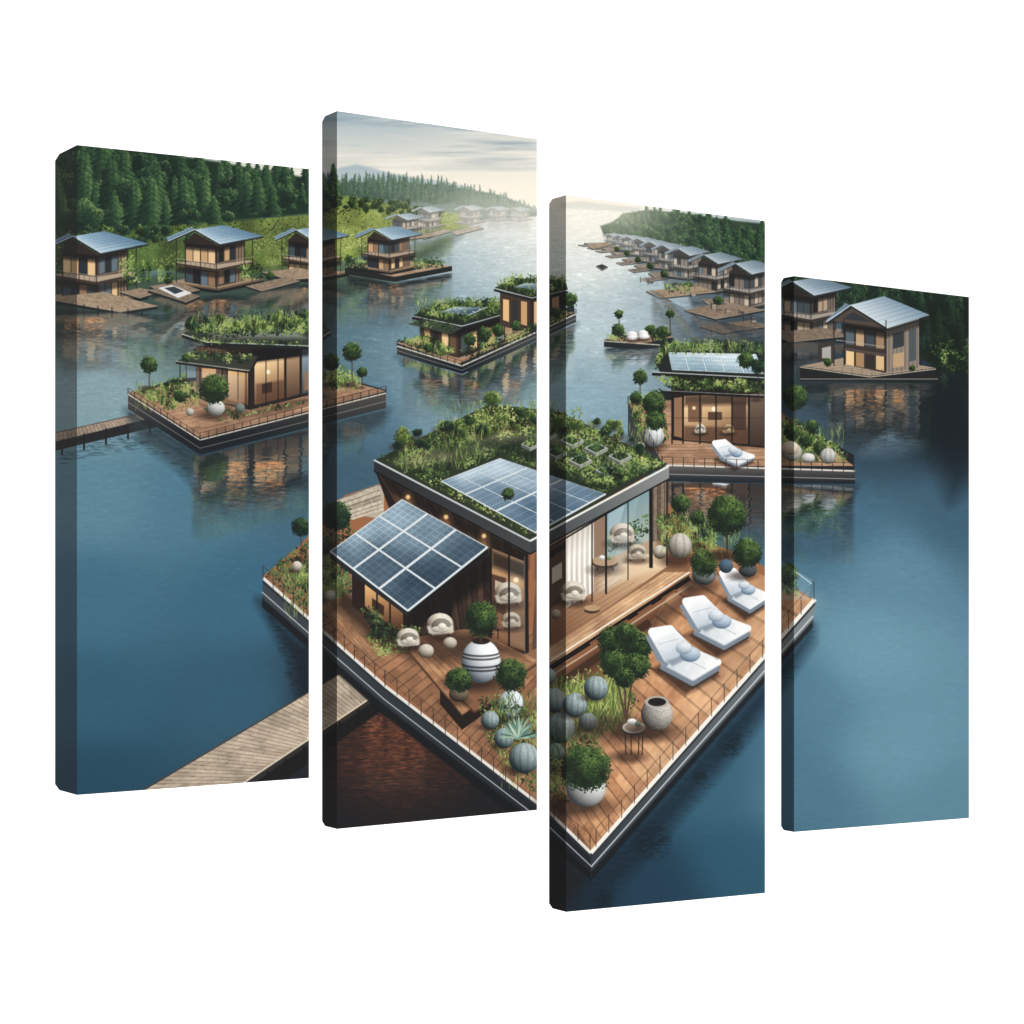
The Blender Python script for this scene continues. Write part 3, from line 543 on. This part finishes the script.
chair(573,594,13,(214,202,184)); ball(592,610,8,3.4,(110,84,64),(50,36,28)); ell(592,608,8,3,(176,142,108)); ball(660,552,7,7,(206,198,182),(84,74,62)); ball(556,614,5,5,(186,170,148),(84,68,54))
poly([(594,520),(628,500),(628,578),(594,598)],(190,214,220),.1); poly([(630,500),(640,494),(620,580),(606,592)],(230,236,232),.12,3)
for p,q,w in [((549,548),(549,650),3.),((606,512),(606,594),2.),((651,486),(651,568),3.6),((592,522),(592,602),1.2),((628,500),(628,580),1.),((667,478),(667,566),1.6)]: line(p,q,w,(24,23,24))
pl([(549,548),(606,514),(651,488)],1.6,(22,21,22))
poly([(530,652),(560,640),(668,566),(690,566),(690,576),(580,652),(549,672),(440,700),(430,690)],(136,98,70))
quad([(536,656),(664,572),(690,572),(566,662)],planks(5,(164,122,90),(222,182,140),1)); pl([(549,669),(580,649),(690,578)],5.,(22,18,18)); pl([(549,662),(578,643),(690,572)],1.4,(240,228,208)); pl([(549,677),(584,655),(692,584)],1.6,(214,190,160)); pl([(552,690),(588,664),(650,622)],8,(44,28,22),.55)
for k in range(4): line((590+k*24,644-k*15),(604+k*24,635-k*15),2.6,(124,84,60))
poly([(553,676),(690,586),(700,598),(604,668),(556,704)],(36,22,16),.45,12)
# terrace with planters
quad([(400,640),(470,628),(537,660),(462,716)],planks(22,(132,92,64),(194,148,110),0)); poly([(400,642),(470,630),(520,652),(440,664)],(26,16,12),.6,14); pl([(400,642),(462,716),(537,664)],2.,(84,60,44)); poly([(440,690),(462,716),(500,690),(500,702),(462,730),(440,704)],(36,26,22))
folpoly([(366,640),(376,624),(420,632),(415,650),(380,660)],500,1.1,PG,5); folpoly([(360,612),(372,606),(392,632),(378,640)],200,1.,PD,3)
chair(408,640,12,(216,206,190)); chair(440,627,14,(220,210,194)); ball(426,651,8,7,(204,194,178),(76,64,54)); ball(450,643,7,6,(198,188,172),(76,64,54))
poly([(452,690),(504,676),(522,690),(474,712)],(128,90,64)); pl([(452,691),(474,712),(522,691)],2,(84,60,44))
shadow(474,682,24,8,.7); ball(481,661,19.5,22,(240,242,242),(62,72,82),0,.03,.45,-.5,(-.42,-.26,.1,.26)); 
ball(489,650,3.5,3,(252,252,252),(238,240,242)); ell(481,641,9,3.4,(38,34,28)); line((481,632),(481,643),2.4,(70,50,34)); topi(481,619,16,PG,17,.9)
shadow(506,718,16,6,.7); ball(511,704,13,14,(220,226,230),(62,74,84),0,.04,.45,-.5,(.1,)); topi(511,675,15,PG,16,.9); shadow(455,702,12,4,.5); ball(459,694,10,8,(126,108,88),(40,32,26)); topi(459,680,13,PG,12,.9)
folpoly([(478,700),(500,700),(540,716),(566,690),(610,680),(640,700),(600,740),(560,790),(549,806),(520,784),(484,740)],2300,1.2,PG,6,-.04); folpoly([(549,690),(620,665),(632,700),(560,745)],900,1.1,PY,10)
grass(549,628,690,735,460,22,PY,.4); grass(490,540,700,750,160,16,PG); grass(500,560,740,790,120,12,PY)
for x,y,r in [(524,758,15),(504,738,10),(490,720,9),(554,700,12),(560,728,15),(575,705,12),(596,688,12),(556,752,9),(588,722,9),(548,676,8)]:
    shadow(x-r*.3,y+r*.8,r*.9,r*.3,.6); ball(x,y,r,r*1.02,(160,176,174),(26,40,46),7,.1,.45,-.6)
for k in range(70):
    a=-math.pi*random.random(); x0,y0=518,738; L=random.uniform(9,22); stamp(x0+math.cos(a)*L*.55,y0+math.sin(a)*L*.55,L*.5,.9,a,pal([C((50,76,72)),C((114,144,128)),C((178,198,176))],random.random()))
grass(550,600,735,765,120,14,PG); folpoly([(535,765),(560,760),(580,800),(562,806)],220,1.1,PG,5)
shadow(610,728,40,12,.55)
for p in [(625,690),(618,684),(632,680)]: line((626,722),p,2.,(84,62,46)); line(p,(p[0]+(p[0]-626)*1.5,660),1.3,(84,62,46))
for cx,cy,r in [(624,652,24),(612,640,14),(638,645,14),(614,664,14),(636,666,14),(626,634,12),(624,678,10)]: topi(cx,cy,r,PG,r*.95,.95,2.)
shadow(628,757,16,5)
for u in (-9,-3,5,9): line((634+u,730),(634+u*.9,755),.9,(24,24,24))
ell(634,729,11.5,6,(40,38,38)); ell(634,727.5,11.5,6,(224,222,218)); ell(634,727,9.5,4.6,(182,162,138)); ball(632,722,5,3.6,(236,234,230),(150,148,144)); ball(638,724,3,3,(120,150,120),(60,80,60))
shadow(648,732,24,8,.7); ball(657,714,16,17,(190,184,174),(54,50,46),0,.14,.5,-.45); ell(657,702,12,6,(168,162,152)); ell(657,702,9,4.2,(34,28,26)); 
shadow(574,806,32,10,.7); ball(586,788,20,19,(224,222,216),(54,56,58),0,.05,.5,-.4); ell(586,778,19,8,(42,38,32)); topi(586,768,24,PG,22,.9,2.8)
lounger(648,628,72,56); lounger(682,598,68,50); lounger(719,570,50,42)
treeball(681,504,9,545); treeball(727,515,18,556,PG); topi(722,508,10); folpoly([(655,520),(676,516),(718,534),(716,552),(690,556),(662,548)],900,1.1,PG,7); grass(660,740,520,560,240,11,PY); treeball(698,518,7,545)
shadow(676,560,16,6); ball(680,546,12,13,(200,192,178),(68,62,54),5); shadow(698,586,16,6); ball(704,575,12,10,(144,148,146),(34,38,38)); topi(704,563,13,PG); treeball(727,516,18,556,PG); ball(726,566,7,7,(84,108,124),(30,42,54)); shadow(742,576,12,4); ball(748,570,9,7,(90,96,96),(26,30,30)); topi(747,553,14,PG); ball(788,588,7,5,(100,106,106),(40,44,44)); topi(788,574,10,PG); folpoly([(775,580),(796,582),(800,596),(784,596)],150,1,PG,3)
rail((596,847),(814,600),17,18,(64,52,46),.8,.85); rail((263,580),(385,686),12,14,(50,42,38),.8,.85); rail((385,686),(590,850),17,16,(56,46,40),.8,.85)
poly([(780,560),(812,580),(808,600),(781,600)],(170,200,208),.22); line((796,572),(812,584),.7,(216,222,222)); 
# main roof
RB=[(375,460),(490,404),(560,412),(668,464),(530,541)]
poly(RB,(44,52,38))
poly([(374,460),(530,540),(530,555),(374,471)],G((375,462),(40,42,44),(530,550),(66,68,70))); pl([(374,460),(530,541)],1.8,(184,190,190)); pl([(374,471),(530,554)],1.4,(14,14,16))
poly([(530,540),(669,466),(669,479),(530,555)],G((530,545),(60,64,66),(668,470),(134,136,134))); pl([(530,541),(669,466)],2.,(226,224,216)); pl([(530,554),(669,479)],1.4,(20,20,22))
folpoly([(380,458),(492,408),(560,414),(660,462),(600,496),(500,456),(440,480),(470,502)],5200,1.,PG,4,-.06,.06)
for (x,y,rx,ry,cc) in [(440,456,22,6,(120,116,92)),(500,436,26,6,(134,130,104)),(476,448,14,4,(96,100,76)),(550,440,18,5,(140,138,118)),(410,462,12,4,(110,108,84)),(620,468,16,4,(136,136,122))]:
    ell(x,y,rx,ry,cc,.6,8)
folpoly([(384,460),(442,482),(534,530),(528,536),(390,466)],900,1.,PY,3,-.1); folpoly([(440,430),(500,410),(560,416),(600,440),(540,440),(480,440)],900,1.,PY,7,-.1,.05)
for x,y,q in [(572,440,12),(596,448,12),(620,456,12),(556,452,11),(580,460,12),(606,470,11),(548,434,9),(640,464,9),(530,444,9)]:
    poly([(x-q,y),(x,y-q*.5),(x+q,y),(x,y+q*.5)],(178,182,174)); poly([(x-q*.8,y),(x,y-q*.4),(x+q*.8,y),(x,y+q*.4)],(50,66,40))
    poly([(x-q,y),(x,y+q*.5),(x,y+q*.5+3),(x-q,y+3)],(90,94,90)); poly([(x,y+q*.5),(x+q,y),(x+q,y+3),(x,y+q*.5+3)],(140,144,136))
    folpoly([(x-q*.7,y),(x,y-q*.36),(x+q*.7,y),(x,y+q*.36)],60,1.,random.choice([PG,PY,PD]),5,.0)
for k in range(26):
    x=random.uniform(392,640); y=np.interp(x,[392,480,560,655],[450,425,422,444])+random.uniform(-12,8); shadow(x-2,y+4,6,3,.45); decid(x,y,random.uniform(2.5,7.5),[PG,PY,PD][k%3],.02,.9)
quad([(441,481),(500,458),(606,494),(536,533)],solar(4,3,(78,100,118),(186,200,208)))
pl([(441,481),(536,533),(606,494)],1.2,(210,216,218)); topi(508,494,6,PG); 
folpoly([(584,486),(606,492),(664,466),(650,460),(612,470)],600,1.1,PG,5); grass(400,480,440,470,130,10,PY); grass(560,650,430,470,110,9,PY); grass(450,560,406,440,160,11,PY)
for x,y,r in [(404,434,10),(445,426,8),(492,399,10),(560,422,9),(578,424,8),(640,448,8),(470,420,7),(606,430,7),(424,444,7),(520,412,7),(536,420,6)]:
    line((x,y),(x,y+r*1.8),1.2,(66,54,38)); decid(x,y,r,random.choice([PG,PY,PD]),.03,1.)
for k in range(22):
    x=random.uniform(400,640); y=np.interp(x,[392,480,560,655],[446,420,420,444])+random.uniform(-8,8); h=random.uniform(8,16)
    line((x,y),(x+random.uniform(-2,2),y-h),.5,(90,96,50),.8)
    for q in range(9): t=random.random(); stamp(x+random.uniform(-2.5,2.5),y-h*t,1.3,.5,random.random()*3.14,pal(PY,random.uniform(.2,.9)))
for x,y in [(408,497),(446,517),(484,536)]: ell(x,y,2.2,2.2,(255,220,150),.9,2); ell(x,y+7,5,9,(226,156,92),.38,8)
poly([(330,551),(408,610),(408,617),(330,558)],(36,38,42)); poly([(408,610),(488,547),(488,554),(408,618)],(24,24,26))
quad([(330,551),(402,499),(488,547),(408,611)],solar(3,3,(50,68,82),(152,172,184),(208,214,216),5,.03))
pl([(330,551),(408,611),(488,547)],1.8,(206,214,216))
# atmosphere of the pictured far distance and tonal grading
X,Y=grid(0,N,0,N)
hz=.46*np.exp(-((Y-212)/26)**2)*np.clip((X-360)/110,0,1)*np.clip((700-X)/70,0,1)
M[:]=M*(1-hz[...,None])+C((238,230,212))*hz[...,None]
x=np.clip(M,0,1); M[:]=x*.74+.26*(x*x*(3-2*x))+.012
L=M.mean(-1,keepdims=True); M[:]=L+(M-L)*.93
M[:]=M*(1+.025*(rng.rand(N,N,1).astype(np.float32)-.5))
del hz,X,Y,x,L
# ================================================================ three-dimensional scene
f=2033.; CX=512.; CY=565.; th=math.radians(32.1); CZ=1.5
U=np.array([math.cos(th),math.sin(th)]); V=np.array([-math.sin(th),math.cos(th)])
P0=np.array([(77-CX)/f*2.5,2.5])
def hit(px,origin,direc):
    r=np.array([(px-CX)/f,1.]); A=np.array([[r[0],-direc[0]],[1.,-direc[1]]]); s=np.linalg.solve(A,origin); return s[0],s[1]
GAIN=1.84
def lin(c): return np.where(c<=.04045,c/12.92,((np.clip(c,0,1)+.055)/1.055)**2.4)
def enc(c): return np.where(c<=.0031308,c*12.92,1.055*np.clip(c,1e-6,1)**(1/2.4)-.055)
ALB=enc(lin(np.clip(M,0,1))/GAIN).astype(np.float32)
def make_img(name,org,direc,s0,s1,z0,z1,w,h):
    sv=s0+(np.arange(w)+.5)/w*(s1-s0); zv=z0+(np.arange(h)+.5)/h*(z1-z0)
    s,z=np.meshgrid(sv,zv); x=org[0]+direc[0]*s; y=org[1]+direc[1]*s
    px=(CX+f*x/y)*S-.5; py=(CY-f*(z-CZ)/y)*S-.5
    px=np.clip(px,0,N-1.01); py=np.clip(py,0,N-1.01); i=px.astype(int); j=py.astype(int); a=(px-i)[...,None]; b=(py-j)[...,None]
    c=(ALB[j,i]*(1-a)+ALB[j,i+1]*a)*(1-b)+(ALB[j+1,i]*(1-a)+ALB[j+1,i+1]*a)*b
    im=bpy.data.images.new(name,w,h); buf=np.ones((h,w,4),np.float32); buf[...,:3]=c
    im.pixels.foreach_set(buf.ravel()); im.update(); im.pack(); return im
def print_mat(name,im):
    m=bpy.data.materials.new(name); m.use_nodes=True; nt=m.node_tree; b=nt.nodes['Principled BSDF']
    b.inputs['Roughness'].default_value=.7; b.inputs['Specular IOR Level'].default_value=.08
    t=nt.nodes.new('ShaderNodeTexImage'); t.image=im; t.extension='EXTEND'
    tc=nt.nodes.new('ShaderNodeTexCoord')
    w1=nt.nodes.new('ShaderNodeTexWave'); w1.inputs['Scale'].default_value=260; w1.bands_direction='Z'
    w2=nt.nodes.new('ShaderNodeTexWave'); w2.inputs['Scale'].default_value=260; w2.bands_direction='X'
    ad=nt.nodes.new('ShaderNodeMath'); ad.operation='ADD'; bp=nt.nodes.new('ShaderNodeBump'); bp.inputs['Strength'].default_value=.07; bp.inputs['Distance'].default_value=.0003
    nt.links.new(tc.outputs['Object'],w1.inputs['Vector']); nt.links.new(tc.outputs['Object'],w2.inputs['Vector'])
    nt.links.new(w1.outputs['Fac'],ad.inputs[0]); nt.links.new(w2.outputs['Fac'],ad.inputs[1]); nt.links.new(ad.outputs[0],bp.inputs['Height']); nt.links.new(bp.outputs['Normal'],b.inputs['Normal'])
    nt.links.new(t.outputs['Color'],b.inputs['Base Color']); return m
def simple_mat(name,c1,c2,scale,rough=.7):
    m=bpy.data.materials.new(name); m.use_nodes=True; nt=m.node_tree; b=nt.nodes['Principled BSDF']; b.inputs['Roughness'].default_value=rough
    n=nt.nodes.new('ShaderNodeTexNoise'); n.inputs['Scale'].default_value=scale; r=nt.nodes.new('ShaderNodeValToRGB')
    r.color_ramp.elements[0].color=(*c1,1); r.color_ramp.elements[1].color=(*c2,1)
    nt.links.new(n.outputs['Fac'],r.inputs['Fac']); nt.links.new(r.outputs['Color'],b.inputs['Base Color']); return m
wood_m=simple_mat("stretcher_wood",(.42,.3,.18),(.6,.46,.3),14); 
col=bpy.context.scene.collection
def mesh_obj(name,verts,faces,uvs,mats,fm,parent,org):
    me=bpy.data.meshes.new(name); me.from_pydata([tuple(np.array(v)-org) for v in verts],[],faces)
    for m in mats: me.materials.append(m)
    if uvs:
        uv=me.uv_layers.new(name="UVMap"); k=0
        for fc in uvs:
            for c in fc: uv.data[k].uv=c; k+=1
    for p,i in zip(me.polygons,fm): p.material_index=i
    ob=bpy.data.objects.new(name,me); col.objects.link(ob); ob.parent=parent; return ob
panels=[
 (77,55,309,145,795,169,778,"canvas print panel of forested shore cabins, blue water and wooden gangway"),
 (337,322,537,111,829,139,810,"tall canvas print panel with cloudy sky and green-roofed floating house"),
 (566,549,765,195,912,221,893,"tall canvas print panel showing loungers on a floating wooden deck"),
 (794,781,969,276,832,297,818,"small canvas print panel of calm blue water and shore cabin")]
for k,(xl,xs,xr,tl,bl,tr,br,lab) in enumerate(panels):
    dl,sl=hit(xl,P0,U); dr,sr=hit(xr,P0,U)
    A=P0+U*sl; B=P0+U*sr
    ds,ts=hit(xs,A,V)
    Zt=lambda y,d: CZ+(CY-y)*d/f
    zlt,zlb,zrt,zrb=Zt(tl,dl),Zt(bl,dl),Zt(tr,dr),Zt(br,dr)
    A2=A+V*ts; B2=B+V*ts
    org=np.array([(A[0]+B[0])/2,(A[1]+B[1])/2,min(zlb,zrb)])
    e=bpy.data.objects.new("canvas_print_panel",None); e.location=org; e.empty_display_size=.1; col.objects.link(e)
    e["label"]=lab; e["category"]="canvas print"; e["group"]="panels of a four-piece canvas wall art set"
    z0=min(zlb,zrb); z1=max(zlt,zrt); w=int((xr-xl)*2.6); h=int((bl-tl)*2.2)
    imf=make_img("artwork_front",P0,U,sl,sr,z0,z1,w,h); ims=make_img("artwork_edge",A,V,0,ts,z0,z1,max(48,int((xl-xs)*2.6)),h)
    mf=print_mat("printed_canvas_front",imf); ms=print_mat("printed_canvas_edge",ims)
    v=lambda p,z:(p[0],p[1],z); uvz=lambda z:(z-z0)/(z1-z0)
    mesh_obj("printed_face",[v(A,zlb),v(B,zrb),v(B,zrt),v(A,zlt)],[(0,1,2,3)],[[(0,uvz(zlb)),(1,uvz(zrb)),(1,uvz(zrt)),(0,uvz(zlt))]],[mf],[0],e,org)
    c=.006
    vs=[v(A,zlb),v(A,zlt),v(A2,zlb),v(A2,zlt),v(B,zrb),v(B,zrt),v(B2,zrb),v(B2,zrt),v(A+V*ts*.8,zlt-.0),v(A+V*ts*.8,zlb),v(A2,zlt-c),v(A2,zlb+c)]
    fs=[(0,1,8,10,11,9),(4,6,7,5),(1,5,7,8),(8,7,10),(0,9,6,4),(9,11,6)]
    q=.05
    us=[[(0,uvz(zlb)),(0,uvz(zlt)),(.8,uvz(zlt)),(1,uvz(zlt-c)),(1,uvz(zlb+c)),(.8,uvz(zlb))],
        [(1,uvz(zrb)),(1-q,uvz(zrb)),(1-q,uvz(zrt)),(1,uvz(zrt))],[(0,1),(1,1),(1,.97),(0,.97)],[(0,.97),(1,.97),(0,.96)],[(0,0),(0,.03),(1,.03),(1,0)],[(0,.03),(0,.04),(1,.03)]]
    mesh_obj("wrapped_edge",vs,fs,us,[ms,mf],[0,1,1,1,1,1],e,org)
    vs=[];fs=[]
    def bar(p,q,z0a,z0b,z1a,z1b):
        b=len(vs)
        for (P,za,zb) in ((p,z0a,z1a),(q,z0b,z1b)):
            for t in (.35,.92):
                pp=P+V*ts*t; vs.append(v(pp,za)); vs.append(v(pp,zb))
        fs.extend([(b,b+1,b+3,b+2),(b+4,b+6,b+7,b+5),(b,b+4,b+5,b+1),(b+2,b+3,b+7,b+6),(b+1,b+5,b+7,b+3),(b,b+2,b+6,b+4)])
    i=.004; bw=.04; Ai=A+U*i; Bi=B-U*i
    bar(Ai,Ai+U*bw,zlb+.01,zlb+.01,zlt-.01,zlt-.01); bar(Bi-U*bw,Bi,zrb+.01,zrb+.01,zrt-.01,zrt-.01)
    bar(Ai+U*(bw+.001),Bi-U*(bw+.001),zlb+.01,zrb+.01,zlb+.05,zrb+.05); bar(Ai+U*(bw+.001),Bi-U*(bw+.001),zlt-.05,zrt-.05,zlt-.01,zrt-.01)
    mesh_obj("stretcher_frame",vs,fs,None,[wood_m],[0]*len(fs),e,org)
wm=simple_mat("white_wall_paint",(.88,.88,.88),(.9,.9,.9),3,.9)
me=bpy.data.meshes.new("wall"); me.from_pydata([(-9,9,-5),(9,9,-5),(9,9,8),(-9,9,8)],[],[(0,1,2,3)]); me.materials.append(wm)
o=bpy.data.objects.new("wall",me); o["kind"]="structure"; col.objects.link(o)
wd=bpy.data.worlds.new("World"); bpy.context.scene.world=wd; wd.use_nodes=True; wd.node_tree.nodes['Background'].inputs[0].default_value=(1,1,1,1); wd.node_tree.nodes['Background'].inputs[1].default_value=.6
ld=bpy.data.lights.new("studio_lamp",'SUN'); ld.energy=4.5; ld.angle=math.radians(3); lo=bpy.data.objects.new("studio_lamp",ld); col.objects.link(lo)
from mathutils import Vector
lo.rotation_euler=Vector((-.56,.83,-.05)).to_track_quat('-Z','Y').to_euler(); lo.location=(2,-2,3)
cd=bpy.data.cameras.new("camera"); cam=bpy.data.objects.new("camera",cd); col.objects.link(cam); cam.location=(0,0,CZ); cam.rotation_euler=(math.pi/2,0,0)
cd.sensor_width=36; cd.lens=f/1024*36; cd.shift_y=(CY-512)/1024; cd.clip_end=100
sc=bpy.context.scene; sc.camera=cam; sc.view_settings.view_transform='Standard'; sc.view_settings.look='None'; sc.view_settings.exposure=0
